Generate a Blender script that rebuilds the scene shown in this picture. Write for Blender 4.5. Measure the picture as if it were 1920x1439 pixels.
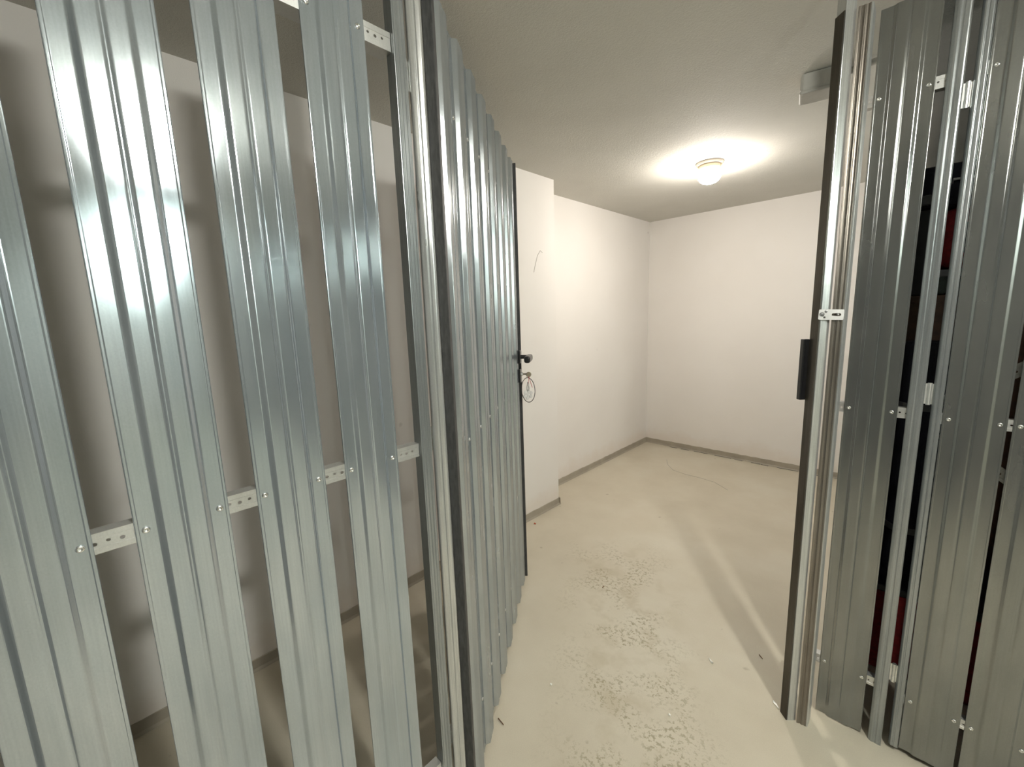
import bpy, bmesh, math, random
from mathutils import Vector, Matrix
from mathutils.geometry import tessellate_polygon

R = math.radians
COL = bpy.context.scene.collection
scene = bpy.context.scene
for _o in list(bpy.data.objects):
    bpy.data.objects.remove(_o, do_unlink=True)

# ------------------------------------------------------------------ camera
CZ = 1.375
cam_d = bpy.data.cameras.new('camera')
cam = bpy.data.objects.new('camera', cam_d)
COL.objects.link(cam)
_M = ((0.71889279, 0.08751841, -0.68958951),
      (0.69434932, -0.13714188, 0.70644967),
      (-0.03274425, -0.98667757, -0.15935865))
rot = Matrix([[r[0], -r[1], -r[2]] for r in _M])
cam.matrix_world = Matrix.Translation((0, 0, CZ)) @ rot.to_4x4()
cam_d.sensor_fit = 'HORIZONTAL'
cam_d.sensor_width = 36.0
cam_d.lens = 790.14 / 1920 * 36
cam_d.clip_start = 0.02
scene.camera = cam

# ------------------------------------------------------------------ view, world
vs = scene.view_settings
vs.view_transform = 'Standard'
try: vs.look = 'None'
except Exception: pass
vs.gamma = 1
vs.use_curve_mapping = False
vs.exposure = 1.08
scene.display_settings.display_device = 'sRGB'
w = bpy.data.worlds.new('world'); scene.world = w
w.use_nodes = True
w.node_tree.nodes['Background'].inputs[0].default_value = (0.02, 0.02, 0.02, 1)
w.node_tree.nodes['Background'].inputs[1].default_value = 1.0

CELL_LAMP = 175.0        # emission of the globe in the open cell
AISLE_LAMP = 370.0       # emission of the aisle globes
H = 2.235               # ceiling height
XL, XR2, YB, YF, XE = -1.807, -2.02, 4.085, -0.9, 7.0
YP = 2.30               # the left wall steps back here
FY = 1.586              # plane of the right-hand partition
FX = -0.783             # plane of the left-hand partition

# ------------------------------------------------------------------ materials
def mat(name):
    m = bpy.data.materials.new(name); m.use_nodes = True
    nt = m.node_tree; b = nt.nodes['Principled BSDF']
    return m, nt, b
def N(nt, t, **kw):
    n = nt.nodes.new(t)
    for k, v in kw.items():
        if k.startswith('i_'): n.inputs[k[2:].replace('_', ' ')].default_value = v
        else: setattr(n, k, v)
    return n
def pos(nt, scale=(1, 1, 1), loc=(0, 0, 0)):
    g = N(nt, 'ShaderNodeNewGeometry'); m = N(nt, 'ShaderNodeMapping')
    m.inputs['Scale'].default_value = scale; m.inputs['Location'].default_value = loc
    nt.links.new(g.outputs['Position'], m.inputs['Vector'])
    return m.outputs[0]
def noise(nt, vec, scale, detail=3, rough=0.55):
    n = N(nt, 'ShaderNodeTexNoise'); n.inputs['Scale'].default_value = scale
    n.inputs['Detail'].default_value = detail; n.inputs['Roughness'].default_value = rough
    nt.links.new(vec, n.inputs['Vector']); return n.outputs['Fac']
def ramp(nt, fac, stops, interp='LINEAR'):
    r = N(nt, 'ShaderNodeValToRGB'); e = r.color_ramp.elements
    r.color_ramp.interpolation = interp
    while len(e) < len(stops): e.new(0.5)
    for k, (p, c) in enumerate(stops):
        e[k].position = p; e[k].color = (*c, 1) if len(c) == 3 else c
    nt.links.new(fac, r.inputs[0]); return r.outputs[0]
def mixc(nt, a, b, fac, mode='MIX'):
    m = N(nt, 'ShaderNodeMix', data_type='RGBA', blend_type=mode)
    for sock, v in ((m.inputs[6], a), (m.inputs[7], b), (m.inputs[0], fac)):
        if hasattr(v, 'node'): nt.links.new(v, sock)
        else: sock.default_value = (*v, 1) if isinstance(v, tuple) else v
    return m.outputs[2]
def bump(nt, b, h, strength, dist, prev=None):
    n = N(nt, 'ShaderNodeBump'); n.inputs['Strength'].default_value = strength
    n.inputs['Distance'].default_value = dist
    nt.links.new(h, n.inputs['Height'])
    if prev: nt.links.new(prev, n.inputs['Normal'])
    nt.links.new(n.outputs[0], b.inputs['Normal']); return n.outputs[0]

def galvanized(name, c0, c1, r0, r1, grain=1.0, wave=1.0, dull=0.30):
    m, nt, b = mat(name); nt.nodes.remove(b); out = nt.nodes['Material Output']
    b = N(nt, 'ShaderNodeBsdfAnisotropic'); b.distribution = 'BECKMANN'
    fine = noise(nt, pos(nt, (1, 1, 0.8)), 420, 2, 0.7)
    blotch = noise(nt, pos(nt, (1, 1, 0.28)), 16, 3, 0.5)
    streak = noise(nt, pos(nt, (1, 1, 0.015)), 330, 2, 0.6)
    col = ramp(nt, blotch, [(0.15, c0), (0.85, c1)], 'EASE')
    col = mixc(nt, col, ramp(nt, fine, [(0.3, (0.86, 0.86, 0.86)), (0.7, (1, 1, 1))]), 0.6, 'MULTIPLY')
    col = mixc(nt, col, ramp(nt, streak, [(0.35, (0.8, 0.8, 0.8)), (0.65, (1, 1, 1))]), 0.35 * grain, 'MULTIPLY')
    nt.links.new(col, b.inputs['Color'])
    df = N(nt, 'ShaderNodeBsdfDiffuse'); nt.links.new(col, df.inputs['Color'])
    ms = N(nt, 'ShaderNodeMixShader'); ms.inputs[0].default_value = dull
    nt.links.new(b.outputs[0], ms.inputs[1]); nt.links.new(df.outputs[0], ms.inputs[2]); nt.links.new(ms.outputs[0], out.inputs[0])
    mr = N(nt, 'ShaderNodeMapRange'); mr.inputs['To Min'].default_value = r0; mr.inputs['To Max'].default_value = r1
    mr.inputs['From Min'].default_value = 0.15; mr.inputs['From Max'].default_value = 0.85
    nt.links.new(blotch, mr.inputs[0]); nt.links.new(mr.outputs[0], b.inputs['Roughness'])
    wv = noise(nt, pos(nt, (1, 1, 0.25)), 9, 0, 0.3)
    n1 = bump(nt, b, wv, 0.5 * wave, 0.0016)
    nt.links.new(n1, df.inputs['Normal'])
    return m
M_SLAT = galvanized('galvanized_sheet', (0.46, 0.52, 0.565), (0.58, 0.63, 0.67), 0.145, 0.20, 1, 1, 0.24)
M_SLATR = galvanized('galvanized_sheet_shaded', (0.275, 0.285, 0.28), (0.365, 0.37, 0.355), 0.2, 0.3, 0.6, 0.25, 0.15)  # right-hand slats: same sheet, their shade put into a darker colour
M_DOOR = galvanized('galvanized_sheet_door', (0.42, 0.455, 0.48), (0.55, 0.575, 0.585), 0.2, 0.3, 0.6, 0.1, 0.24)
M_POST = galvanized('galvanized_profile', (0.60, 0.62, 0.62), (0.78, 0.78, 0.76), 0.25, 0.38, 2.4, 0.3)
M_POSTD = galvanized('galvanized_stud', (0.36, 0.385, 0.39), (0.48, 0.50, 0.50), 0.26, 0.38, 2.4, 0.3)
M_REBATE = galvanized('dark_rebate', (0.10, 0.092, 0.08), (0.16, 0.145, 0.125), 0.28, 0.4, 2.4, 0.3)
M_RAIL = galvanized('galvanized_rail', (0.62, 0.62, 0.60), (0.75, 0.75, 0.73), 0.38, 0.5, 0.5, 0.3)
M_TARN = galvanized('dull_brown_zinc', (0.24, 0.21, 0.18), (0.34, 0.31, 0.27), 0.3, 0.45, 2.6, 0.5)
M_SEAL_GAP, nt, b = mat('dark_foam_and_gap_shade')  # foam seal, and the painted shade of the hinge-side gap
f = noise(nt, pos(nt, (1, 1, 0.2)), 200)
nt.links.new(ramp(nt, f, [(0.3, (0.030, 0.030, 0.030)), (0.7, (0.065, 0.065, 0.063))]), b.inputs['Base Color'])
b.inputs['Roughness'].default_value = 0.55
def plain(name, c, rough=0.5, metallic=0.0, var=0.12, scale=40, bmp=0.0):
    m, nt, b = mat(name)
    f = noise(nt, pos(nt), scale)
    d = tuple(x * (1 - var) for x in c); e = tuple(min(1, x * (1 + var)) for x in c)
    nt.links.new(ramp(nt, f, [(0.3, d), (0.7, e)]), b.inputs['Base Color'])
    b.inputs['Roughness'].default_value = rough; b.inputs['Metallic'].default_value = metallic
    if bmp: bump(nt, b, f, bmp, 0.002)
    return m
M_RIVET = plain('aluminium_rivet', (0.86, 0.86, 0.84), 0.25, 1.0)
M_PIN = plain('rivet_pin', (0.12, 0.12, 0.12), 0.5, 1.0)
M_ZINC = plain('bright_zinc', (0.84, 0.84, 0.82), 0.45, 1.0, 0.06)
M_BLACK = plain('black_plastic', (0.012, 0.012, 0.013), 0.28)
M_BLACKFAB = plain('black_fabric', (0.012, 0.012, 0.02), 0.9, 0, 0.3, 200, 0.3)
M_REDFAB = plain('dark_red_fabric', (0.20, 0.008, 0.010), 0.85, 0, 0.25, 90, 0.3)
M_BROWN = plain('dark_brown_wood', (0.075, 0.035, 0.016), 0.5, 0, 0.3, 30, 0.2)
M_GREENGREY = plain('dark_green_canvas', (0.035, 0.045, 0.035), 0.8, 0, 0.5, 25, 0.3)
M_GREYPL = plain('grey_plastic', (0.12, 0.12, 0.12), 0.5)
M_IVORY = plain('ivory_plastic', (0.62, 0.53, 0.38), 0.45, 0, 0.05)
M_BOX = plain('grey_box_plastic', (0.46, 0.45, 0.41), 0.5, 0, 0.04)
M_LAMPBASE = plain('grey_brown_lamp_base', (0.30, 0.27, 0.23), 0.6, 0, 0.05)
M_PAPER = plain('white_paper', (0.80, 0.78, 0.72), 0.8)
M_WOODBIT = plain('wood_splinter', (0.20, 0.11, 0.06), 0.8)
M_WHITEPEND = plain('white_enamel', (0.74, 0.72, 0.70), 0.3, 0, 0.02)
M_REDCORD = plain('red_cord', (0.45, 0.03, 0.03), 0.6)
M_KEY = plain('nickel_key', (0.42, 0.38, 0.32), 0.35, 1.0)
M_CABLE = plain('dark_wire', (0.10, 0.09, 0.085), 0.4, 0.8)
M_LEAFRED = plain('red_chip', (0.45, 0.10, 0.05), 0.8)
M_SCREW = plain('steel_screw', (0.5, 0.5, 0.5), 0.3, 1.0)
M_CLEAR, nt, b = mat('clear_plastic')
b.inputs['Base Color'].default_value = (0.9, 0.9, 0.9, 1); b.inputs['Roughness'].default_value = 0.15
b.inputs['Transmission Weight'].default_value = 0.8

# plaster wall
M_WALL, nt, b = mat('white_plaster')
f1 = noise(nt, pos(nt), 1.3, 3)
f2 = noise(nt, pos(nt), 260, 2, 0.7)
c = ramp(nt, f1, [(0.3, (0.80, 0.765, 0.72)), (0.7, (0.84, 0.81, 0.77))])
sep = N(nt, 'ShaderNodeSeparateXYZ'); g = N(nt, 'ShaderNodeNewGeometry')
nt.links.new(g.outputs['Position'], sep.inputs[0])
# stains of floor paint along the foot of the wall
n3 = noise(nt, pos(nt), 7, 4, 0.7)
ma = N(nt, 'ShaderNodeMath', operation='MULTIPLY_ADD'); ma.inputs[1].default_value = 0.22; ma.inputs[2].default_value = -0.03
nt.links.new(n3, ma.inputs[0])
sb = N(nt, 'ShaderNodeMath', operation='SUBTRACT'); nt.links.new(sep.outputs[2], sb.inputs[0]); nt.links.new(ma.outputs[0], sb.inputs[1])
stain = ramp(nt, sb.outputs[0], [(0.0, (0.22, 0.22, 0.22)), (0.10, (0, 0, 0))])
c = mixc(nt, c, (0.66, 0.52, 0.38), stain)
# small grey spots and scuffs
sp = noise(nt, pos(nt), 11, 0)
c = mixc(nt, c, (0.40, 0.37, 0.34), ramp(nt, sp, [(0.86, (0, 0, 0)), (0.89, (0.35, 0.35, 0.35))]))
nt.links.new(c, b.inputs['Base Color']); b.inputs['Roughness'].default_value = 0.75
bump(nt, b, f2, 0.25, 0.001)

# rough sprayed ceiling
M_CEIL, nt, b = mat('rough_ceiling')
f1 = noise(nt, pos(nt), 2.0, 3); f2 = noise(nt, pos(nt), 130, 3, 0.75)
c = ramp(nt, f1, [(0.3, (0.60, 0.585, 0.53)), (0.7, (0.65, 0.635, 0.58))])
nt.links.new(c, b.inputs['Base Color']); b.inputs['Roughness'].default_value = 0.85
bump(nt, b, f2, 0.7, 0.004)

# painted concrete floor
M_FLOOR, nt, b = mat('painted_concrete')
f1 = noise(nt, pos(nt), 1.6, 4, 0.6)
c = ramp(nt, f1, [(0.3, (0.53, 0.475, 0.37)), (0.5, (0.585, 0.53, 0.42)), (0.7, (0.63, 0.585, 0.48))])
f2 = noise(nt, pos(nt), 330, 2, 0.7)
c = mixc(nt, c, ramp(nt, f2, [(0.3, (0.86, 0.86, 0.86)), (0.7, (1, 1, 1))]), 0.6, 'MULTIPLY')
# worn track: clusters of darker scuffs on the way from the aisle through the doorway
def track_mask(ax, ay, bx, by, wid):
    g = N(nt, 'ShaderNodeNewGeometry')
    v = N(nt, 'ShaderNodeVectorMath', operation='SUBTRACT'); v.inputs[1].default_value = (ax, ay, 0)
    nt.links.new(g.outputs['Position'], v.inputs[0])
    d = Vector((bx - ax, by - ay, 0)); L = d.length; d.normalize(); n = Vector((-d.y, d.x, 0))
    a1 = N(nt, 'ShaderNodeVectorMath', operation='DOT_PRODUCT'); a1.inputs[1].default_value = n
    nt.links.new(v.outputs[0], a1.inputs[0])
    ab = N(nt, 'ShaderNodeMath', operation='ABSOLUTE'); nt.links.new(a1.outputs['Value'], ab.inputs[0])
    m1 = N(nt, 'ShaderNodeMapRange', interpolation_type='SMOOTHSTEP')
    m1.inputs['From Min'].default_value = wid; m1.inputs['From Max'].default_value = wid * 0.25
    nt.links.new(ab.outputs[0], m1.inputs[0])
    a2 = N(nt, 'ShaderNodeVectorMath', operation='DOT_PRODUCT'); a2.inputs[1].default_value = d
    nt.links.new(v.outputs[0], a2.inputs[0])
    m2 = N(nt, 'ShaderNodeMapRange', interpolation_type='SMOOTHSTEP')
    m2.inputs['From Min'].default_value = L + 0.3; m2.inputs['From Max'].default_value = L - 0.1
    nt.links.new(a2.outputs['Value'], m2.inputs[0])
    mm = N(nt, 'ShaderNodeMath', operation='MULTIPLY'); nt.links.new(m1.outputs[0], mm.inputs[0]); nt.links.new(m2.outputs[0], mm.inputs[1])
    return mm.outputs[0]
tm = track_mask(-0.30, 0.7, -1.13, 1.95, 0.36)
sc1 = noise(nt, pos(nt, (1, 1, 1)), 62, 5, 0.75)
sc2 = noise(nt, pos(nt), 5.5, 3, 0.5)
scuff = ramp(nt, sc1, [(0.52, (0, 0, 0)), (0.57, (1, 1, 1))])
clus = ramp(nt, sc2, [(0.44, (0, 0, 0)), (0.58, (1, 1, 1))])
k = mixc(nt, scuff, clus, 1.0, 'MULTIPLY'); k = mixc(nt, k, tm, 1.0, 'MULTIPLY'); k = mixc(nt, k, (0.85, 0.85, 0.85), 1.0, 'MULTIPLY')
c = mixc(nt, c, (0.30, 0.26, 0.17), k)
blot = ramp(nt, noise(nt, pos(nt, loc=(3, 1, 0)), 8, 3, 0.6), [(0.5, (0, 0, 0)), (0.66, (0.4, 0.4, 0.4))])
blot = mixc(nt, blot, tm, 1.0, 'MULTIPLY')
c = mixc(nt, c, (0.40, 0.34, 0.23), blot)
spot = ramp(nt, noise(nt, pos(nt, loc=(7, 2, 0)), 20, 1, 0.4), [(0.77, (0, 0, 0)), (0.81, (0.5, 0.5, 0.5))])
c = mixc(nt, c, (0.30, 0.25, 0.18), spot)
nt.links.new(c, b.inputs['Base Color']); b.inputs['Roughness'].default_value = 0.55
b.inputs['Specular IOR Level'].default_value = 0.35
n1 = bump(nt, b, noise(nt, pos(nt), 6, 3), 0.3, 0.004); bump(nt, b, f2, 0.15, 0.001, n1)
M_BASE = plain('floor_paint_band', (0.36, 0.32, 0.255), 0.6, 0, 0.1, 9, 0.3)

def glow(nt, b, strength):
    # the bulb hangs low inside the opal glass, so the glass glows less near its collar
    tc = N(nt, 'ShaderNodeTexCoord'); sp_ = N(nt, 'ShaderNodeSeparateXYZ'); nt.links.new(tc.outputs['Object'], sp_.inputs[0])
    m = N(nt, 'ShaderNodeMapRange', interpolation_type='SMOOTHSTEP')
    m.inputs['From Min'].default_value = -0.040; m.inputs['From Max'].default_value = -0.095
    m.inputs['To Min'].default_value = 0.10 * strength; m.inputs['To Max'].default_value = strength
    nt.links.new(sp_.outputs[2], m.inputs[0]); nt.links.new(m.outputs[0], b.inputs['Emission Strength'])
M_GLOBE, nt, b = mat('lit_opal_globe')
b.inputs['Base Color'].default_value = (0.9, 0.88, 0.84, 1)
b.inputs['Emission Color'].default_value = (1.0, 0.93, 0.85, 1); glow(nt, b, CELL_LAMP)
M_GLOBE2, nt, b = mat('lit_opal_globe_aisle')
b.inputs['Base Color'].default_value = (0.9, 0.9, 0.88, 1)
b.inputs['Emission Color'].default_value = (0.97, 0.97, 0.90, 1); glow(nt, b, AISLE_LAMP)
M_GLOBE3, nt, b = mat('lit_opal_globe_far')
b.inputs['Base Color'].default_value = (0.9, 0.9, 0.88, 1)
b.inputs['Emission Color'].default_value = (0.88, 1.0, 0.93, 1); glow(nt, b, AISLE_LAMP * 0.6)

# ------------------------------------------------------------------ helpers
def tag(o, label=None, cat=None, group=None, kind=None):
    if label: o['label'] = label
    if cat: o['category'] = cat
    if group: o['group'] = group
    if kind: o['kind'] = kind
    return o
def empty(name, loc, label, cat, group=None):
    o = bpy.data.objects.new(name, None); COL.objects.link(o); o.location = loc
    o.empty_display_size = 0.05
    return tag(o, label, cat, group)
def link(name, bm, m, parent=None, smooth=False, origin=None):
    """bm is in world coordinates; origin moves the object's origin there"""
    bmesh.ops.recalc_face_normals(bm, faces=bm.faces)
    me = bpy.data.meshes.new(name)
    if origin is None and parent is not None: origin = None
    off = Vector(origin) if origin is not None else None
    if off is not None: bmesh.ops.translate(bm, verts=bm.verts, vec=-off)
    bm.to_mesh(me); bm.free()
    me.materials.append(m)
    if smooth:
        for p in me.polygons: p.use_smooth = True
    o = bpy.data.objects.new(name, me); COL.objects.link(o)
    base = off if off is not None else Vector((0, 0, 0))
    if parent is not None:
        o.parent = parent
        pw = Vector((0, 0, 0)); p = parent
        while p is not None: pw += p.location; p = p.parent
        o.location = base - pw
    else: o.location = base
    return o
def BM(): return bmesh.new()
def box(bm, x0, x1, y0, y1, z0, z1, bev=0.0):
    vs_ = [bm.verts.new((x, y, z)) for x in (x0, x1) for y in (y0, y1) for z in (z0, z1)]
    fs = []
    for idx in ((0, 1, 3, 2), (4, 6, 7, 5), (0, 4, 5, 1), (2, 3, 7, 6), (0, 2, 6, 4), (1, 5, 7, 3)):
        fs.append(bm.faces.new([vs_[i] for i in idx]))
    if bev:
        es = list({e for f_ in fs for e in f_.edges})
        bmesh.ops.bevel(bm, geom=es, offset=bev, segments=2, affect='EDGES', profile=0.5)
def obox(bm, c, ax, ay, hx, hy, z0, z1, bev=0.0):
    """box with horizontal axes ax, ay about the centre c"""
    t = BM(); box(t, -hx, hx, -hy, hy, z0, z1, bev)
    mtx = Matrix(((ax[0], ay[0], 0, c[0]), (ax[1], ay[1], 0, c[1]), (0, 0, 1, 0), (0, 0, 0, 1)))
    bmesh.ops.transform(t, matrix=mtx, verts=t.verts)
    me = bpy.data.meshes.new('t'); t.to_mesh(me); t.free(); bm.from_mesh(me); bpy.data.meshes.remove(me)
def tube(bm, pts, r, seg=10, closed=False):
    pts = [Vector(p) for p in pts]; rings = []
    n = len(pts)
    for i, p in enumerate(pts):
        a = pts[(i - 1) % n] if (closed or i > 0) else p
        c_ = pts[(i + 1) % n] if (closed or i < n - 1) else p
        t = (c_ - a).normalized()
        u = t.cross(Vector((0, 0, 1)))
        if u.length < 1e-3: u = t.cross(Vector((1, 0, 0)))
        u.normalize(); v = t.cross(u).normalized()
        rings.append([bm.verts.new(p + (u * math.cos(2 * math.pi * k / seg) + v * math.sin(2 * math.pi * k / seg)) * r) for k in range(seg)])
    rng = range(n) if closed else range(n - 1)
    for i in rng:
        A, B_ = rings[i], rings[(i + 1) % n]
        for k in range(seg):
            bm.faces.new((A[k], A[(k + 1) % seg], B_[(k + 1) % seg], B_[k]))
    if not closed:
        bm.faces.new(list(reversed(rings[0]))); bm.faces.new(rings[-1])
def lathe(bm, prof, origin=(0, 0, 0), axis=(0, 0, 1), seg=32):
    """prof: list of (radius, height along axis)"""
    q = Vector((0, 0, 1)).rotation_difference(Vector(axis).normalized()); o = Vector(origin); rings = []
    for r, h in prof:
        if r < 1e-6: rings.append([bm.verts.new(o + q @ Vector((0, 0, h)))])
        else: rings.append([bm.verts.new(o + q @ Vector((r * math.cos(2 * math.pi * k / seg), r * math.sin(2 * math.pi * k / seg), h))) for k in range(seg)])
    for A, B_ in zip(rings, rings[1:]):
        for k in range(seg):
            k2 = (k + 1) % seg
            if len(A) == 1 and len(B_) == 1: continue
            if len(A) == 1: bm.faces.new((A[0], B_[k], B_[k2]))
            elif len(B_) == 1: bm.faces.new((A[k], A[k2], B_[0]))
            else: bm.faces.new((A[k], A[k2], B_[k2], B_[k]))
    for ring, rev in ((rings[0], True), (rings[-1], False)):
        if len(ring) > 1: bm.faces.new(list(reversed(ring)) if rev else ring)
def prism(bm, poly, z0, z1):
    """vertical prism of a closed plan polygon, caps triangulated"""
    a = [bm.verts.new((x, y, z0)) for x, y in poly]; b_ = [bm.verts.new((x, y, z1)) for x, y in poly]
    n = len(poly)
    for i in range(n): bm.faces.new((a[i], a[(i + 1) % n], b_[(i + 1) % n], b_[i]))
    for t in tessellate_polygon([[Vector((x, y, 0)) for x, y in poly]]):
        try: bm.faces.new([a[i] for i in t]); bm.faces.new([b_[i] for i in t])
        except ValueError: pass
def rounded(pts, r=0.0018, n=3, closed=False):
    """round the corners of a 2-D polyline"""
    out = []; m = len(pts)
    for i, p in enumerate(pts):
        if not closed and i in (0, m - 1): out.append(p); continue
        p = Vector(p); a = Vector(pts[i - 1]) - p; c_ = Vector(pts[(i + 1) % m]) - p
        rr = min(r, a.length * .45, c_.length * .45)
        A = p + a.normalized() * rr; C = p + c_.normalized() * rr
        for k in range(n + 1):
            t = k / n
            q = A * (1 - t) ** 2 + p * 2 * t * (1 - t) + C * t * t
            out.append((q.x, q.y))
    return out
SW = 0.116      # width of a slat
def sheet_profile(w_=SW, h=0.0055):
    s = w_ / 0.116
    front = [(0.0045 * s, -0.0030), (0.0004, -0.0030), (0, 0.0006), (0.0042 * s, 0.0006), (0.0052 * s, 0), (0.0255 * s, 0), (0.0325 * s, h), (0.0540 * s, h), (0.0580 * s, h - 0.0020),
             (0.0620 * s, h), (0.0835 * s, h), (0.0905 * s, 0), (0.1108 * s, 0), (0.1118 * s, 0.0006), (0.116 * s, 0.0006), (0.1156 * s, -0.0030), (0.1115 * s, -0.0030)]
    f_ = rounded(front)
    back = [(x, y - 0.0009) for x, y in f_[2:-2]]
    return f_ + list(reversed(back))
def slat_bm(o, u, v, z0, z1, w_=SW, h=0.0055):
    bm = BM()
    prism(bm, [(o[0] + u[0] * a + v[0] * b_, o[1] + u[1] * a + v[1] * b_) for a, b_ in sheet_profile(w_, h)], z0, z1)
    return bm
def rivet_bm(p, nrm):
    bm = BM()
    lathe(bm, [(0.0, -0.003), (0.0052, -0.003), (0.0052, 0.0003), (0.0048, 0.0012), (0.0034, 0.0020), (0.0022, 0.0021), (0.0020, 0.0009), (0, 0.0006)], p, nrm, 18)
    return bm
def flat_plate(name, outline, holes, thick, m, parent, mtx, bev=0.0):
    """2-D outline with real holes, extruded; mtx places it in the world"""
    cu = bpy.data.curves.new('tmp', 'CURVE'); cu.dimensions = '2D'; cu.fill_mode = 'BOTH'; cu.extrude = thick / 2
    cu.bevel_depth = bev
    for loop in [outline] + holes:
        sp = cu.splines.new('POLY'); sp.points.add(len(loop) - 1); sp.use_cyclic_u = True
        for q, p in zip(sp.points, loop): q.co = (p[0], p[1], 0, 1)
    ob = bpy.data.objects.new('tmp', cu); COL.objects.link(ob)
    dg = bpy.context.evaluated_depsgraph_get(); me = bpy.data.meshes.new_from_object(ob.evaluated_get(dg))
    bm = BM(); bm.from_mesh(me); bmesh.ops.remove_doubles(bm, verts=bm.verts, dist=1e-6)
    bmesh.ops.transform(bm, matrix=mtx, verts=bm.verts)
    bpy.data.objects.remove(ob, do_unlink=True); bpy.data.curves.remove(cu); bpy.data.meshes.remove(me)
    if name is None: return bm
    return link(name, bm, m, parent)
def circ(x, y, r, n=10, sx=1.0): return [(x + sx * r * math.cos(2 * math.pi * k / n), y + r * math.sin(2 * math.pi * k / n)) for k in range(n)]
def frame_mtx(o, u, v, w_):
    return Matrix(((u[0], v[0], w_[0], o[0]), (u[1], v[1], w_[1], o[1]), (u[2], v[2], w_[2], o[2]), (0, 0, 0, 1)))
def rail(name, o, u, nrm, L, z, parent, m, hgt=0.03, depth=0.022, holes=True, up=(0, 0, 1)):
    """perforated C-rail: starts at o (plan point), runs along u, its slotted face looks along nrm"""
    u3 = Vector((u[0], u[1], 0)) if len(u) == 2 else Vector(u)
    up = Vector(up); n3 = Vector((nrm[0], nrm[1], 0))
    mt = frame_mtx((o[0], o[1], z), u3, up, n3)
    nh = int(L / 0.0145); hs = []
    if holes:
        for k in range(1, nh):
            hs.append(circ(k * 0.0145, 0.0008 * (1 if k % 2 else -1), 0.0024 if k % 2 else 0.0029, 8, 1.1))
    bm = flat_plate(None, [(0, -0.0065), (L, -0.0065), (L, 0.0065), (0, 0.0065)], hs, 0.001, m, parent, mt)
    t = BM()
    for s in (-1, 1):       # raised shoulders and the flanges that turn back
        prof = [(0.0062 * s, 0.0), (0.0072 * s, 0.0012), (hgt / 2 * s, 0.0012), (hgt / 2 * s, -depth), (hgt / 2 * s - 0.0012 * s, -depth), (hgt / 2 * s - 0.0012 * s, 0.0), (0.0072 * s, 0.0)]
        a = [t.verts.new((0, y, w_)) for y, w_ in prof]; b_ = [t.verts.new((L, y, w_)) for y, w_ in prof]
        for i in range(len(prof)):
            j = (i + 1) % len(prof); t.faces.new((a[i], a[j], b_[j], b_[i]))
    bmesh.ops.transform(t, matrix=mt, verts=t.verts)
    me = bpy.data.meshes.new('t'); t.to_mesh(me); t.free(); bm.from_mesh(me); bpy.data.meshes.remove(me)
    return link(name, bm, m, parent)
def grooved(w_, d, grooves=3, g=0.0016):
    """closed plan outline of a rolled profile, width w_ (u) and depth d (towards -v), shallow grooves in the front and the sides"""
    pts = [(0, -d), (0, 0)]
    for k in range(grooves):
        c_ = w_ * (k + 0.7) / (grooves + 0.4)
        pts += [(c_ - 0.0028, 0), (c_ - 0.0010, -g), (c_ + 0.0010, -g), (c_ + 0.0028, 0)]
    pts += [(w_, 0), (w_, -d * 0.35), (w_ - g, -d * 0.42), (w_ - g, -d * 0.58), (w_, -d * 0.65), (w_, -d)]
    return rounded(pts, 0.0012, 2, True)
def profile_bm(o, u, v, w_, d, z0, z1, grooves=3):
    bm = BM(); prism(bm, [(o[0] + u[0] * a + v[0] * b_, o[1] + u[1] * a + v[1] * b_) for a, b_ in grooved(w_, d, grooves)], z0, z1)
    return bm
def hinge(parent, p, ax, nrm):
    """two-leaf hinge: p = axis plan point + z, ax = in-plane direction"""
    x, y, z = p
    bm = BM(); tube(bm, [(x, y, z - 0.030), (x, y, z - 0.012)], 0.0052, 12); tube(bm, [(x, y, z + 0.012), (x, y, z + 0.030)], 0.0052, 12)
    tube(bm, [(x, y, z - 0.012), (x, y, z + 0.012)], 0.0045, 12)
    for s in (-1, 1):
        obox(bm, (x + ax[0] * s * 0.010, y + ax[1] * s * 0.010), ax, nrm, 0.008, 0.0012, z - 0.028, z + 0.028)
    return link('hinge', bm, M_ZINC, parent)

# ------------------------------------------------------------------ the setting
def struct(name, bm, m): return tag(link(name, bm, m), kind='structure')
T = 0.15
bm = BM(); box(bm, XR2 - T, XE + T, YF - T, YB + T, -0.2, 0); struct('floor', bm, M_FLOOR)
bm = BM(); box(bm, XR2 - T, XE + T, YF - T, YB + T, H, H + 0.2); struct('ceiling', bm, M_CEIL)
bm = BM(); prism(bm, [(XL, YF), (XL, YP), (XR2, YP + 0.004), (XR2, YB), (XR2 - T, YB), (XR2 - T, YF)], 0, H); struct('wall_left', bm, M_WALL)
bm = BM(); box(bm, XR2 - T, XE + T, YB, YB + T, 0, H); struct('wall_back', bm, M_WALL)
M_DIM = plain('darkened_unseen_wall', (0.13, 0.13, 0.12), 0.7, 0, 0.08, 3)  # dark colour added to the unseen aisle side to dim the right slats' reflections
bm = BM(); box(bm, XR2 - T, XE + T, YF - T, YF, 0, H); struct('wall_front', bm, M_DIM)
bm = BM(); box(bm, XE, XE + T, YF, YB, 0, H); struct('wall_right', bm, M_WALL)
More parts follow.
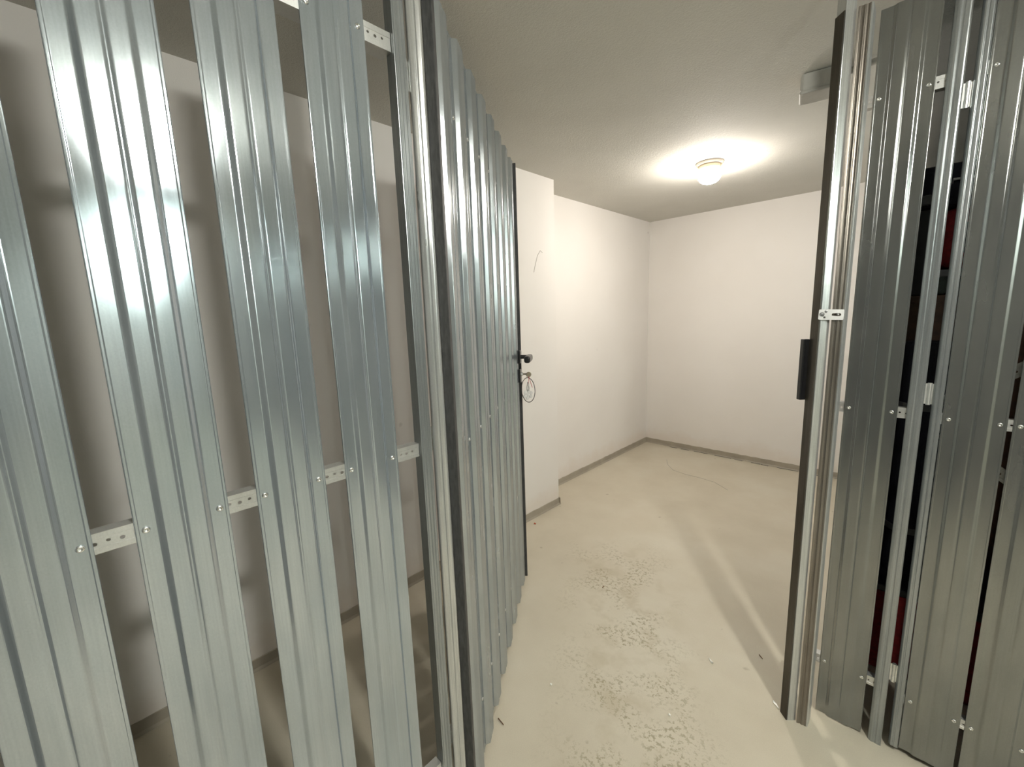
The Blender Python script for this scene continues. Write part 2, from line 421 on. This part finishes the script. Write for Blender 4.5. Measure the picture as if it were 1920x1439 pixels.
# the floor paint is drawn up the walls in a slightly ragged band
def base_band(name, p, q, nrm, h=0.052):
    random.seed(name); bm = BM(); p = Vector(p); q = Vector(q); n = Vector(nrm); L = (q - p).length; k = max(2, int(L / 0.04)); d = (q - p) / k
    pr = None
    for i in range(k + 1):
        a = p + d * i; hh = h + random.uniform(-0.0022, 0.0022)
        ring = [bm.verts.new((a.x + n.x * t, a.y + n.y * t, z)) for t, z in ((-0.004, 0.001), (0.012, 0.001), (0.006, 0.012), (0.0035, hh - 0.003), (-0.004, hh))]
        if pr:
            for j in range(5): bm.faces.new((pr[j], pr[(j + 1) % 5], ring[(j + 1) % 5], ring[j]))
        pr = ring
    struct(name, bm, M_BASE)
base_band('baseboard_left', (XL, YF), (XL, YP + 0.01), (1, 0))
base_band('baseboard_step', (XL + 0.01, YP + 0.002), (XR2, YP + 0.004), (0, 1))
base_band('baseboard_recess', (XR2, YP), (XR2, YB), (1, 0))
base_band('baseboard_back', (XR2, YB), (2.2, YB), (0, -1))
# hairline crack and crumbled filler where floor and back wall meet
bm = BM(); random.seed(4); x = -1.75
for seg in range(9):
    L = random.uniform(0.05, 0.16); pts = []; y = YB - 0.018 + random.uniform(-0.006, 0.004)
    for k in range(8): pts.append((x + L * k / 7, y + random.uniform(-0.003, 0.003), 0.0016))
    tube(bm, pts, 0.0018, 5); x += L + random.uniform(0.0, 0.07)
tag(link('floor_crack', bm, M_SEAL_GAP), kind='structure').name = 'trim_1'

# pencil scribble on the left wall, hairline crack in the floor
M_PENCIL = plain('pencil_mark', (0.40, 0.37, 0.32), 0.7)
bm = BM(); tube(bm, [(-1.806, 2.082, 1.641), (-1.806, 2.1, 1.694), (-1.806, 2.122, 1.748), (-1.806, 2.15, 1.78), (-1.806, 2.171, 1.768)], 0.0011, 5); struct('trim_2', bm, M_PENCIL)
bm = BM(); tube(bm, [(p[0], p[1], 0.0003) for p in [(-1.614, 3.686, -0.0), (-1.546, 3.559, 0.0), (-1.456, 3.462, 0.0), (-1.337, 3.431, 0.0), (-1.226, 3.43, 0.0), (-1.093, 3.408, -0.0), (-0.964, 3.313, 0.0)]], 0.0016, 5); struct('trim_3', bm, M_PENCIL)

# partition between the two cells (seen end-on from the aisle)
pt = empty('cell_divider', (-0.1, 1.62, 0), 'solid metal sheet divider behind the first fixed slat right of the doorway', 'partition')
bm = BM(); pr = []
for k in range(21):
    y = 1.625 + k * 0.12; pr += [(-0.104 + 0.0, y), (-0.104, y + 0.05), (-0.096, y + 0.06), (-0.096, y + 0.11)]
pr = [p for p in pr if p[1] < YB - 0.005]
prism(bm, pr + [(x_ + 0.0012, y_) for x_, y_ in reversed(pr)], 0.01, H - 0.02)
link('sheet', bm, M_SLAT, pt)

# ------------------------------------------------------------------ left partition
ZT = 2.136
Lp = empty('slatted_partition', (FX, 0, 0), 'fixed partition of spaced galvanised steel slats to the left of the open door', 'partition')
starts = [0.334, 0.179, 0.022, -0.137, -0.294, -0.451, -0.608, -0.765]
proto = None
for k, y in enumerate(starts):
    if proto is None:
        proto = link('slat', slat_bm((FX - 0.008, y), (0, 1), (1, 0), 0.012, ZT), M_SLAT, Lp, origin=(FX - 0.008, y, 0))
        o = proto
        riv = []
        for z in (0.232, 1.083, 1.906):
            for f_ in (0.0125, 0.1035):
                riv.append(link('rivet', rivet_bm((FX - 0.0078, y + f_, z), (1, 0, 0)), M_RIVET, proto, smooth=True, origin=(FX - 0.0078, y + f_, z)))
    else:
        o = proto.copy(); COL.objects.link(o); o.parent = Lp; o.location = proto.location + Vector((0, y - starts[0], 0))
        for r_ in riv:
            c_ = r_.copy(); COL.objects.link(c_); c_.parent = o; c_.location = r_.location
for z, hgt, dep in ((0.232, 0.03, 0.022), (1.083, 0.03, 0.022), (1.906, 0.034, 0.034)):
    rail('rail', (FX - 0.0105, YF + 0.01), (0, 1), (1, 0), 0.507 - YF - 0.012, z, Lp, M_RAIL, hgt, dep)
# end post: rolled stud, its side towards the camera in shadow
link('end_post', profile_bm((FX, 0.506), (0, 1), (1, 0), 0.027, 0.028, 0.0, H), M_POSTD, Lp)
# hinge post, turned to the plane of the closed door
hu = Vector((0.51, 0.86)).normalized(); hv = Vector((hu.y, -hu.x)); ho = Vector((FX - 0.0005, 0.5385))
pf = rounded([(0, -0.030), (0, -0.002), (0.004, 0), (0.0125, 0.0003), (0.0140, -0.0010), (0.0165, -0.0010), (0.0180, 0.0003), (0.0265, -0.0003), (0.0305, -0.0035), (0.0305, -0.030)], 0.002, 3, True)
bm = BM(); prism(bm, [tuple(ho + hu * a + hv * b_) for a, b_ in pf], 0.0, H); link('hinge_post', bm, M_POST, Lp)

# ------------------------------------------------------------------ open door
A = R(124.8)
P0 = Vector((-0.783, 0.61)); D = Vector((math.cos(A), math.sin(A))); NN = Vector((math.sin(A), -math.cos(A)))
def dp(s, o, z=None):
    p = P0 + D * s + NN * o
    return (p.x, p.y) if z is None else (p.x, p.y, z)
dr = empty('open_slatted_door', (P0.x, P0.y, 0), 'cell door of narrow grey steel slats standing open with black lever handle', 'door')
DZ0, DZ1 = 0.028, 2.045
DN3 = (NN.x, NN.y, 0)
protod = None
for k in range(8):
    s = 0.0 + 0.1335 * k
    if protod is None:
        protod = link('slat', slat_bm(dp(s, -0.013), D, NN, DZ0, DZ1, 0.118, 0.013), M_DOOR, dr, origin=dp(s, -0.013, 0))
        rv = []
        for z in (0.21, 1.04, 1.86):
            for f_ in (0.0125, 0.1055):
                rv.append(link('rivet', rivet_bm(dp(s + f_, -0.0128, z), DN3), M_RIVET, protod, smooth=True, origin=dp(s + f_, -0.0128, z)))
    else:
        o = protod.copy(); COL.objects.link(o); o.parent = dr
        o.location = protod.location + Vector((D.x, D.y, 0)) * (0.1335 * k)
        for r_ in rv:
            c_ = r_.copy(); COL.objects.link(c_); c_.parent = o; c_.location = r_.location
for z in (0.21, 1.04, 1.86):
    rail('rail', dp(-0.002, -0.0155), D, NN, 1.04, z, dr, M_RAIL, 0.03, 0.018, True)
bm = BM(); prism(bm, [dp(*p) for p in rounded([(0.0, -0.050), (0.0, -0.023), (0.026, -0.023), (0.026, -0.050)], 0.002, 2, True)], DZ0, DZ1 - 0.01); link('hinge_stile', bm, M_POST, dr)
bm = BM(); prism(bm, [dp(*p) for p in rounded([(1.035, -0.050), (1.035, -0.023), (1.062, -0.023), (1.062, -0.050)], 0.002, 2, True)], DZ0, DZ1 - 0.01); link('lock_stile', bm, M_POST, dr)
for nm, s0, s1, o0, o1, zz in (('seal_and_gap_shade', -0.018, -0.001, -0.0172, -0.0002, DZ1 + 0.01), ('seal_and_gap_shade', 1.053, 1.062, -0.017, 0.008, DZ1 + 0.004)):  # first strip paints the dark gap beside the hinge post; second is foam
    bm = BM(); prism(bm, [dp(*p) for p in rounded([(s0, o0 - 0.005), (s0, o1), (s1, o1), (s1, o0 - 0.005)], 0.0015, 2, True)], DZ0 - 0.004, zz)
    link(nm, bm, M_SEAL_GAP, dr)
for z in (0.30, 1.10, 1.86):
    hinge(dr, (FX - 0.012, 0.5355, z), (0, 1), (1, 0))
# lever handle and lock
DD3 = Vector((D.x, D.y, 0)); N3 = Vector((NN.x, NN.y, 0)); UP = Vector((0, 0, 1))
bm = BM()
obox(bm, dp(1.020, 0.006), D, NN, 0.024, 0.006, 1.150, 1.212, 0.004)
hd = link('handle_rose', bm, M_BLACK, dr)
bm = BM()
tube(bm, [dp(1.020, 0.008, 1.180), dp(1.020, 0.034, 1.180), dp(1.016, 0.048, 1.180), dp(1.004, 0.054, 1.180)], 0.0095, 14)
lv = [dp(1.010, 0.054, 1.180), dp(0.97, 0.056, 1.181), dp(0.90, 0.056, 1.182)]
t = BM(); obox(t, dp(0.955, 0.056), D, NN, 0.058, 0.014, 1.163, 1.194, 0.009)
me = bpy.data.meshes.new('t'); t.to_mesh(me); t.free(); bm.from_mesh(me)
link('lever', bm, M_BLACK, dr, smooth=False)
bm = BM(); obox(bm, dp(1.022, 0.005), D, NN, 0.022, 0.005, 1.058, 1.122, 0.004); link('lock_plate', bm, M_BLACK, dr)
bm = BM(); lathe(bm, [(0, 0), (0.0085, 0), (0.0085, 0.011), (0, 0.011)], dp(1.020, 0.009, 1.098), DN3, 20); link('lock_cylinder', bm, M_ZINC, dr, smooth=False)

# key in the lock, with ring, cord and flower pendant
ky = empty('key', dp(1.020, 0.02, 1.098), 'metal key sticking in the lock of the open door', 'key')
bm = BM()
obox(bm, dp(1.020, 0.030), D, NN, 0.0012, 0.012, 1.094, 1.102)
link('blade', bm, M_KEY, ky)
bm = BM(); lathe(bm, [(0.0, -0.0016), (0.0125, -0.0016), (0.0135, 0), (0.0125, 0.0016), (0, 0.0016)], dp(1.018, 0.047, 1.096), (D.x * .55 - NN.x * .2, D.y * .55 - NN.y * .2, 0.1), 20); link('bow', bm, M_KEY, ky)
rg = dp(1.016, 0.043, 1.022)
bm = BM(); pts = []
for k in range(40):
    a = 2 * math.pi * k / 40; c_ = Vector(rg) + (N3 * 0.75 - DD3 * 0.6).normalized() * 0.046 * math.cos(a) + UP * 0.058 * math.sin(a) + DD3 * 0.006 * math.sin(a)
    pts.append(c_)
tube(bm, pts, 0.0017, 8, True)
tag(link('key_ring', bm, M_CABLE), 'thin dark wire key ring hanging below the lock of the open door', 'key ring')
bm = BM()
for dx in (-0.004, 0.006):
    tube(bm, [dp(1.018, 0.048, 1.086), tuple(Vector(dp(1.012, 0.050 + dx, 1.06))), tuple(Vector(dp(1.010, 0.053 + dx * 1.8, 1.035)))], 0.0012, 6)
tag(link('cord', bm, M_REDCORD), 'thin red cord hanging from the key', 'cord')
pd = empty('flower_pendant', dp(1.0, 0.056, 0.98), 'white flower-shaped key pendant hanging below the lock', 'key pendant')
view = Vector((0, 0, CZ)) - Vector(dp(1.0, 0.056, 0.98)); view = (N3 * 0.55 - DD3 * 0.83).normalized()
side = view.cross(UP).normalized()
def fl(cx, cz, r, n=18): return [(cx + r * math.cos(2 * math.pi * k / n), cz + r * math.sin(2 * math.pi * k / n)) for k in range(n)]
pc = Vector(dp(1.0, 0.044, 1.003))
for k in range(6):
    a = R(90 + 60 * k + 8); bm = BM()
    c_ = pc + side * 0.0175 * math.cos(a) + UP * 0.0175 * math.sin(a)
    lathe(bm, [(0, -0.003), (0.0075, -0.003), (0.0088, 0), (0.0075, 0.003), (0, 0.0035)], c_, view, 18)
    tube(bm, [pc, c_], 0.0032, 8)
    link('petal', bm, M_WHITEPEND, pd, smooth=False)
bm = BM(); lathe(bm, [(0, -0.0035), (0.0055, -0.0035), (0.0055, 0.0035), (0, 0.0045)], pc, view, 16); link('flower_centre', bm, M_WHITEPEND, pd)
bm = BM(); lathe(bm, [(0, 0.0), (0.0065, 0.004), (0.0075, 0.016), (0.0045, 0.034), (0.002, 0.046), (0, 0.047)], pc + UP * 0.014, (0, 0, 1), 14); link('clear_drop', bm, M_CLEAR, pd, smooth=True)

# ------------------------------------------------------------------ latch post, right side of the doorway
lp = empty('latch_post', (-0.2, 1.51, 0), 'steel latch post right of the doorway with black strike plate and small bracket', 'post')
bm = BM(); prism(bm, rounded([(-0.236, 1.512), (-0.213, 1.489), (-0.1934, 1.5068), (-0.2165, 1.5305)], 0.0018, 2, True), 0.0, H); link('inner_stud', bm, M_POST, lp)
# dark rebate on the doorway face and grooved outer stud, both cut a little below the ceiling
def off(p, q, s0, s1, o0, o1):
    p = Vector(p); q = Vector(q); d = (q - p).normalized(); n = Vector((d.y, -d.x))
    return [tuple(p + d * s0 + n * o0), tuple(p + d * s1 + n * o0), tuple(p + d * s1 + n * o1), tuple(p + d * s0 + n * o1)]
bm = BM(); prism(bm, off((-0.2365, 1.5125), (-0.2135, 1.4885), 0.001, 0.0325, 0.0002, 0.003), 0.0, 2.12); link('rebate_strip', bm, M_REBATE, lp)
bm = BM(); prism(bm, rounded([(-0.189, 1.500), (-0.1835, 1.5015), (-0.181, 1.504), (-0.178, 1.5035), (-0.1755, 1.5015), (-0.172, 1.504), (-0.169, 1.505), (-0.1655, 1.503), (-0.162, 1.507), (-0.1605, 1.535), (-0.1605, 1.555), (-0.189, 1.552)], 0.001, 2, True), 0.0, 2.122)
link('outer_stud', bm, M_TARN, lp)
bm = BM(); prism(bm, [(-0.1635, 1.5045), (-0.1612, 1.5045), (-0.1592, 1.5075), (-0.1588, 1.556), (-0.1602, 1.556), (-0.1606, 1.509)], 0.0, 2.122); link('edge_strip', bm, M_POST, lp)
# strike plate
dd = Vector((0.023, -0.024)).normalized(); nn = Vector((dd.y, -dd.x))
c0 = Vector((-0.2395, 1.5155)) + nn * 0.008
bm = BM(); obox(bm, c0 - dd * 0.006, dd, nn, 0.008, 0.009, 1.093, 1.277, 0.002)
link('strike_plate', bm, M_BLACK, lp)
bm = BM(); obox(bm, c0 + dd * 0.0025 + nn * 0.002, dd, nn, 0.0006, 0.0015, 1.125, 1.262); link('strike_slot', bm, M_BLACK, lp)
# slotted bracket
pA = Vector((-0.2175, 1.4835, 1.349)); pB = Vector((-0.1625, 1.499, 1.347)); uu = (pB - pA).normalized(); nv = Vector((uu.y, -uu.x, 0)).normalized(); vv = nv.cross(uu) * -1
if vv.z < 0: vv = -vv
outl = rounded([(0, -0.0145), (0.058, -0.0145), (0.058, 0.0145), (0, 0.0145)], 0.0035, 3, True)
slot = [(0.030, -0.0025), (0.030, 0.0025)][:0] + circ(0.033, 0, 0.0034, 8)[2:7] + circ(0.048, 0, 0.0040, 8)[6:8] + circ(0.048, 0, 0.0040, 8)[0:3]
brk = flat_plate('bracket', outl, [slot, circ(0.0145, -0.0078, 0.003, 10), circ(0.0075, 0.000, 0.0062, 14)], 0.0022, M_ZINC, lp, frame_mtx(pA, uu, vv, nv), 0.0)
for (a, b_, r_) in ((0.0075, 0.0, 0.0055), (0.0165, 0.0085, 0.0036), (0.0445, 0.0, 0.0030)):
    bm = BM(); lathe(bm, [(0, -0.004), (r_, -0.004), (r_, 0.0005), (r_ * .8, 0.0024), (0, 0.0028)], pA + uu * a + vv * b_, nv, 16); link('screw', bm, M_SCREW, brk)

# ------------------------------------------------------------------ right partition (fixed slat + hinge post)
rp = empty('slatted_partition', (-0.1, FY, 0), 'narrow fixed steel slat panel between the doorway and the closed door on the right', 'partition')
V = (0, -1)
def rivets(parent, x, zs, w_=SW):
    for z in zs:
        for f_ in (0.0125, w_ - 0.0125):
            link('rivet', rivet_bm((x + f_, FY + 0.0078, z), (0, -1, 0)), M_RIVET, parent, smooth=True, origin=(x + f_, FY + 0.0078, z))
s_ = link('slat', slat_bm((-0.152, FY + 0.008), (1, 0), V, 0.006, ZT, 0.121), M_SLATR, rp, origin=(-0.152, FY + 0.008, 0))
rivets(s_, -0.152, (0.2, 1.067, 1.918), 0.121)
for z in (0.2, 1.067, 1.918):
    rail('rail', (-0.186, FY + 0.0105), (1, 0), V, 0.190, z, rp, M_RAIL, 0.03, 0.022)
def stud_poly(x0, x1, y, d):
    w_ = x1 - x0
    pts = [(x0, y + d), (x0, y + 0.006), (x0 + w_ * .22, y), (x0 + w_ * .40, y), (x0 + w_ * .45, y + 0.0016), (x0 + w_ * .55, y + 0.0016), (x0 + w_ * .60, y), (x0 + w_ * .86, y), (x0 + w_ * .93, y + 0.001), (x1, y - 0.0008), (x1, y + d)]
    return rounded(pts, 0.002, 3, True)
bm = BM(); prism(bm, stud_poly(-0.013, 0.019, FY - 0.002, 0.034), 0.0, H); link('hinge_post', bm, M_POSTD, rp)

# ------------------------------------------------------------------ neighbouring closed door
nd = empty('closed_slatted_door', (0.05, FY, 0), 'closed cell door of spaced steel slats at the right edge of the picture', 'door')
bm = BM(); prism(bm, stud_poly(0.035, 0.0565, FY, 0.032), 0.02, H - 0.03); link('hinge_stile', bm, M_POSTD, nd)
xs = [0.058 + 0.1245 * k for k in range(7)]
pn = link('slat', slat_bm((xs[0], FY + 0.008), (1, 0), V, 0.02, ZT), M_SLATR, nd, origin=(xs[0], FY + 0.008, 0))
rvs = []
for z in (0.19, 1.062, 1.92):
    for f_ in (0.0125, 0.1035):
        rvs.append(link('rivet', rivet_bm((xs[0] + f_, FY + 0.0078, z), (0, -1, 0)), M_RIVET, pn, smooth=True, origin=(xs[0] + f_, FY + 0.0078, z)))
for x in xs[1:]:
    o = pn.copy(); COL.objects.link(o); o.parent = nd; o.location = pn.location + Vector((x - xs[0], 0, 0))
    for r_ in rvs:
        c_ = r_.copy(); COL.objects.link(c_); c_.parent = o; c_.location = r_.location
for z in (0.19, 1.062, 1.92):
    rail('rail', (0.050, FY + 0.0105), (1, 0), V, 0.885, z, nd, M_RAIL, 0.03, 0.022)
for sg in (1, -1):
    u = Vector((0.8, 0, 0.62 * sg)).normalized(); up = Vector((-u.z, 0, u.x))
    rail('brace', (0.062, FY + 0.034), u, V, 1.04, 1.062 + sg * 0.045, nd, M_RAIL, 0.03, 0.004, True, up)
bm = BM(); prism(bm, stud_poly(0.935, 0.962, FY, 0.032), 0.02, H - 0.03); link('lock_stile', bm, M_POST, nd)
for z in (0.261, 1.127, 1.87): hinge(nd, (0.0275, FY + 0.010, z), (1, 0), V)
# the next panel along the aisle, outside the picture
fp = empty('slatted_partition', (1.5, FY, 0), 'long steel slat partition continuing along the aisle beyond the closed door', 'partition')
bm = BM(); prism(bm, stud_poly(0.968, 1.0, FY, 0.034), 0, H); link('end_post', bm, M_POST, fp)
for k in range(38):
    x = 1.01 + 0.157 * k
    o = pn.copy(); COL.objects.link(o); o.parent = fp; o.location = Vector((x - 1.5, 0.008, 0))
for z in (0.2, 1.067, 1.918):
    bm = BM(); box(bm, 1.0, XE - 0.02, FY + 0.010, FY + 0.032, z - 0.015, z + 0.015); link('rail', bm, M_RAIL, fp)

# ------------------------------------------------------------------ stored goods in the neighbouring cell
def tagbox(name, label, cat, x0, x1, y0, y1, z0, z1, m, bev=0.012, extra=None):
    e = empty(name, ((x0 + x1) / 2, (y0 + y1) / 2, z0), label, cat)
    bm = BM(); box(bm, x0, x1, y0, y1, z0, z1, bev); link('body', bm, m, e)
    return e
# tall dark cabinet with doors
cb = empty('cabinet', (0.35, 2.62, 0), 'tall dark brown wooden cabinet inside the cell behind the closed door', 'cabinet')
bm = BM(); box(bm, -0.06, 0.78, 2.42, 2.86, 0.02, 1.40, 0.004); link('carcass', bm, M_BROWN, cb)
for x0 in (-0.055, 0.365):
    bm = BM(); box(bm, x0, x0 + 0.405, 2.40, 2.419, 0.08, 1.37, 0.004); dd_ = link('door', bm, M_BROWN, cb)
    bm = BM(); kx = x0 + (0.37 if x0 < 0 else 0.035); lathe(bm, [(0, -0.002), (0.006, -0.002), (0.005, 0.012), (0.012, 0.020), (0.010, 0.028), (0, 0.031)], (kx, 2.40, 0.85), (0, -1, 0), 16); link('knob', bm, M_ZINC, dd_, smooth=True)
# things on top of it
e = empty('sports_bag', (0.13, 2.62, 1.40), 'dark red fabric sports bag on top of the brown cabinet', 'bag')
bm = BM(); box(bm, 0.000, 0.42, 2.42, 2.80, 1.50, 1.735, 0.05); link('body', bm, M_REDFAB, e, smooth=True)
bm = BM(); tube(bm, [(0.08, 2.425, 1.56), (0.09, 2.40, 1.66), (0.2, 2.395, 1.70), (0.31, 2.40, 1.66), (0.32, 2.425, 1.56)], 0.010, 8); link('strap', bm, M_BLACKFAB, e)
e = tagbox('canvas_box', 'dark green canvas box under the red bag behind the closed door', 'box', 0.005, 0.45, 2.43, 2.82, 1.402, 1.499, M_GREENGREY)
bm = BM(); box(bm, 0.0, 0.455, 2.425, 2.825, 1.470, 1.499, 0.004); link('lid', bm, M_GREYPL, e)
e = tagbox('suitcase', 'black suitcase lying topmost on the pile behind the closed door', 'suitcase', -0.075, 0.55, 2.42, 2.84, 1.737, 1.90, M_BLACKFAB, 0.03)
bm = BM(); box(bm, -0.077, -0.02, 2.412, 2.43, 1.752, 1.79, 0.004); link('handle', bm, M_GREYPL, e)
bm = BM(); tube(bm, [(0.03, 2.418, 1.82), (0.035, 2.40, 1.83), (0.10, 2.40, 1.83), (0.105, 2.418, 1.82)], 0.005, 8); link('clasp', bm, M_ZINC, e)
e = tagbox('storage_box', 'black storage box beside the red bag on the brown cabinet', 'box', -0.085, -0.004, 2.42, 2.72, 1.402, 1.734, M_BLACK, 0.006)
# low goods in front of the cabinet
e = tagbox('storage_crate', 'dark red crate standing on the floor behind the closed door', 'crate', -0.07, 0.30, 1.95, 2.30, 0.0, 0.34, M_REDFAB, 0.012)
bm = BM(); box(bm, -0.078, 0.308, 1.942, 2.308, 0.325, 0.352, 0.005); link('rim', bm, M_BLACK, e)
e = empty('rolled_mat', (0.0, 2.1, 0.355), 'dark rolled mat standing upright on the dark red crate', 'rolled mat')
bm = BM(); lathe(bm, [(0, 0), (0.062, 0), (0.065, 0.02), (0.065, 0.86), (0.060, 0.88), (0, 0.88)], (0.02, 2.12, 0.355), (0, 0, 1), 24); link('roll', bm, M_BLACKFAB, e, smooth=False)
for z in (0.52, 0.99):
    bm = BM(); lathe(bm, [(0.064, 0), (0.0675, 0.001), (0.0675, 0.024), (0.064, 0.025)], (0.02, 2.12, z), (0, 0, 1), 24); link('band', bm, M_GREYPL, e)
e = tagbox('cardboard_box', 'brown box on the floor behind the right edge of the closed door', 'box', 0.33, 0.75, 1.75, 2.25, 0.0, 0.62, M_BROWN, 0.005)
bm = BM(); box(bm, 0.515, 0.565, 1.747, 2.253, 0.3, 0.6235); link('tape', bm, M_GREENGREY, e)
e = empty('coat', (0.36, 1.95, 0.7), 'dark red coat draped over the brown box behind the closed door', 'coat')
bm = BM(); random.seed(3)
g_ = {}
for i in range(17):
    for j in range(9):
        u = i / 16; v = j / 8
        g_[i, j] = bm.verts.new((0.35 + 0.34 * v, 1.80 + 0.4 * u + 0.01 * math.sin(v * 9), 0.70 + 0.13 * math.sin(u * math.pi) * math.sin(v * math.pi) + 0.02 * math.sin(u * 19 + v * 7)))
for i in range(16):
    for j in range(8): bm.faces.new((g_[i, j], g_[i + 1, j], g_[i + 1, j + 1], g_[i, j + 1]))
bl = [g_[i, 0] for i in range(17)] + [g_[16, j] for j in range(1, 9)] + [g_[i, 8] for i in range(15, -1, -1)] + [g_[0, j] for j in range(7, 0, -1)]
lo = [bm.verts.new((v_.co.x, v_.co.y, 0.625)) for v_ in bl]
for i in range(len(bl)): bm.faces.new((bl[i], bl[(i + 1) % len(bl)], lo[(i + 1) % len(bl)], lo[i]))
bm.faces.new(lo); link('body', bm, M_REDFAB, e, smooth=True)

# ------------------------------------------------------------------ lamps
def bulkhead(x, y, label, globe_mat, group=None):
    e = empty('ceiling_lamp', (x, y, H), label, 'lamp', group)
    bm = BM(); lathe(bm, [(0, 0.001), (0.077, 0.0), (0.077, -0.009), (0.072, -0.015), (0, -0.015)], (x, y, H), (0, 0, 1), 40); link('base', bm, M_LAMPBASE, e)
    bm = BM(); lathe(bm, [(0, -0.014), (0.059, -0.014), (0.060, -0.034), (0.058, -0.038), (0, -0.038)], (x, y, H), (0, 0, 1), 40); link('collar', bm, M_IVORY, e, smooth=False)
    bm = BM(); lathe(bm, [(0.054, -0.037), (0.060, -0.042), (0.063, -0.052), (0.063, -0.072), (0.060, -0.088), (0.052, -0.102), (0.038, -0.112), (0.020, -0.118), (0, -0.120)], (x, y, H), (0, 0, 1), 32)
    link('globe', bm, globe_mat, e, smooth=True, origin=(x, y, H))
    for a in (R(20), R(200)):
        bm = BM(); cx, cy = math.cos(a), math.sin(a)
        obox(bm, (x + cx * 0.064, y + cy * 0.064), (cx, cy), (-cy, cx), 0.0055, 0.006, H - 0.038, H - 0.013, 0.0015)
        tube(bm, [(x + cx * 0.065, y + cy * 0.065, H - 0.036), (x + cx * 0.0665, y + cy * 0.0665, H - 0.062)], 0.0013, 6)
        link('clip', bm, M_IVORY, e)
    return e
bulkhead(-0.998, 2.770, 'small lit round ceiling lamp with white glass globe in the open cell', M_GLOBE)
bulkhead(0.74, 0.33, 'lit ceiling lamp over the aisle behind the viewer, out of the picture', M_GLOBE2)
bulkhead(3.5, 0.62, 'lit ceiling lamp farther down the aisle, out of the picture', M_GLOBE3)
bulkhead(6.1, 0.62, 'lit ceiling lamp at the far end of the aisle, out of the picture', M_GLOBE3)

# ------------------------------------------------------------------ junction box and conduit
jb = empty('junction_box', (-0.39, 2.06, H), 'small grey junction box on the ceiling left of the latch post', 'junction box')
u = Vector((0.145, 0.028)).normalized(); v = Vector((-u.y, u.x))
jc = Vector((-0.412, 2.028)) + u * 0.066 + v * 0.055
bm = BM(); obox(bm, jc, u, v, 0.066, 0.055, H - 0.064, H - 0.0005, 0.010); link('body', bm, M_BOX, jb)
bm = BM(); obox(bm, jc, u, v, 0.067, 0.056, H - 0.074, H - 0.060, 0.006); link('lid', bm, M_BOX, jb)
for a, b_ in ((-0.055, -0.045), (0.055, -0.045), (-0.055, 0.045), (0.055, 0.045)):
    c_ = jc + u * a + v * b_; bm = BM(); lathe(bm, [(0, -0.002), (0.004, -0.002), (0.004, 0.0), (0, 0.001)], (c_.x, c_.y, H - 0.074), (0, 0, -1), 10); link('screw', bm, M_SCREW, jb)
bm = BM(); c1 = jc + u * 0.0665
tube(bm, [(c1.x, c1.y, H - 0.018), (-0.20, 2.09, H - 0.018), (-0.104, 2.10, H - 0.018)], 0.011, 12)
cd = tag(link('conduit', bm, M_BOX, smooth=False), 'thin grey conduit running along the ceiling from the junction box behind the latch post', 'conduit')

# ------------------------------------------------------------------ litter on the floor
def scrap(name, label, cat, x, y, pts, m, h=0.0025, group=None):
    bm = BM(); a = [bm.verts.new((x + p[0], y + p[1], 0.0008 + (0.002 if i % 2 else 0))) for i, p in enumerate(pts)]
    b_ = [bm.verts.new((x + p[0] * .9, y + p[1] * .9, 0.0008 + h + (0.003 if i % 3 == 0 else 0))) for i, p in enumerate(pts)]
    n = len(pts); bm.faces.new(a[::-1]); bm.faces.new(b_)
    for i in range(n): bm.faces.new((a[i], a[(i + 1) % n], b_[(i + 1) % n], b_[i]))
    tag(link(name, bm, m, origin=(x, y, 0)), label, cat, group)
scrap('paper_scrap', 'crumpled white paper scrap on the floor in the doorway, largest of the bits', 'scrap', -0.487, 1.571, [(-.010, .006), (-.002, .004), (.010, -.004), (.012, -.008), (.002, -.007), (-.006, .000)], M_PAPER, 0.004)
scrap('paper_scrap', 'tiny white bit on the floor near the bottom of the open door', 'scrap', -0.887, 1.065, [(-.004, .002), (.003, .004), (.004, -.003), (-.003, -.003)], M_PAPER)
scrap('paper_scrap', 'tiny white bit lying in the scuffed area at the bottom of the picture', 'scrap', -0.51, 1.243, [(-.004, .003), (.003, .003), (.005, -.002), (-.002, -.004)], M_PAPER)
scrap('wood_splinter', 'brown wood splinter sticking out on the floor under the open door', 'splinter', -0.922, 0.835, [(-.016, .001), (-.015, .0035), (.016, -.001), (.015, -.0035)], M_WOODBIT, 0.003)
scrap('wood_splinter', 'dark splinter on the shaded floor left of the latch post', 'splinter', -0.349, 1.723, [(-.009, .006), (-.007, .0075), (.009, -.006), (.007, -.0075)], M_WOODBIT, 0.002)
scrap('metal_clip', 'small shiny metal clip on the floor at the foot of the latch post', 'clip', -0.252, 1.526, [(-.014, .010), (-.002, .006), (.010, -.010), (.008, -.015), (-.002, -.004), (-.012, .002)], M_ZINC, 0.003)
scrap('red_chip', 'small reddish chip on the floor by the left wall step', 'chip', -1.743, 1.959, [(-.008, .005), (.005, .008), (.009, -.003), (-.003, -.007)], M_LEAFRED, 0.003)
scrap('wood_splinter', 'small dark splinter in the middle of the cell floor', 'splinter', -1.05, 1.687, [(-.002, .008), (.001, .008), (.003, -.008), (.000, -.008)], M_WOODBIT, 0.002)
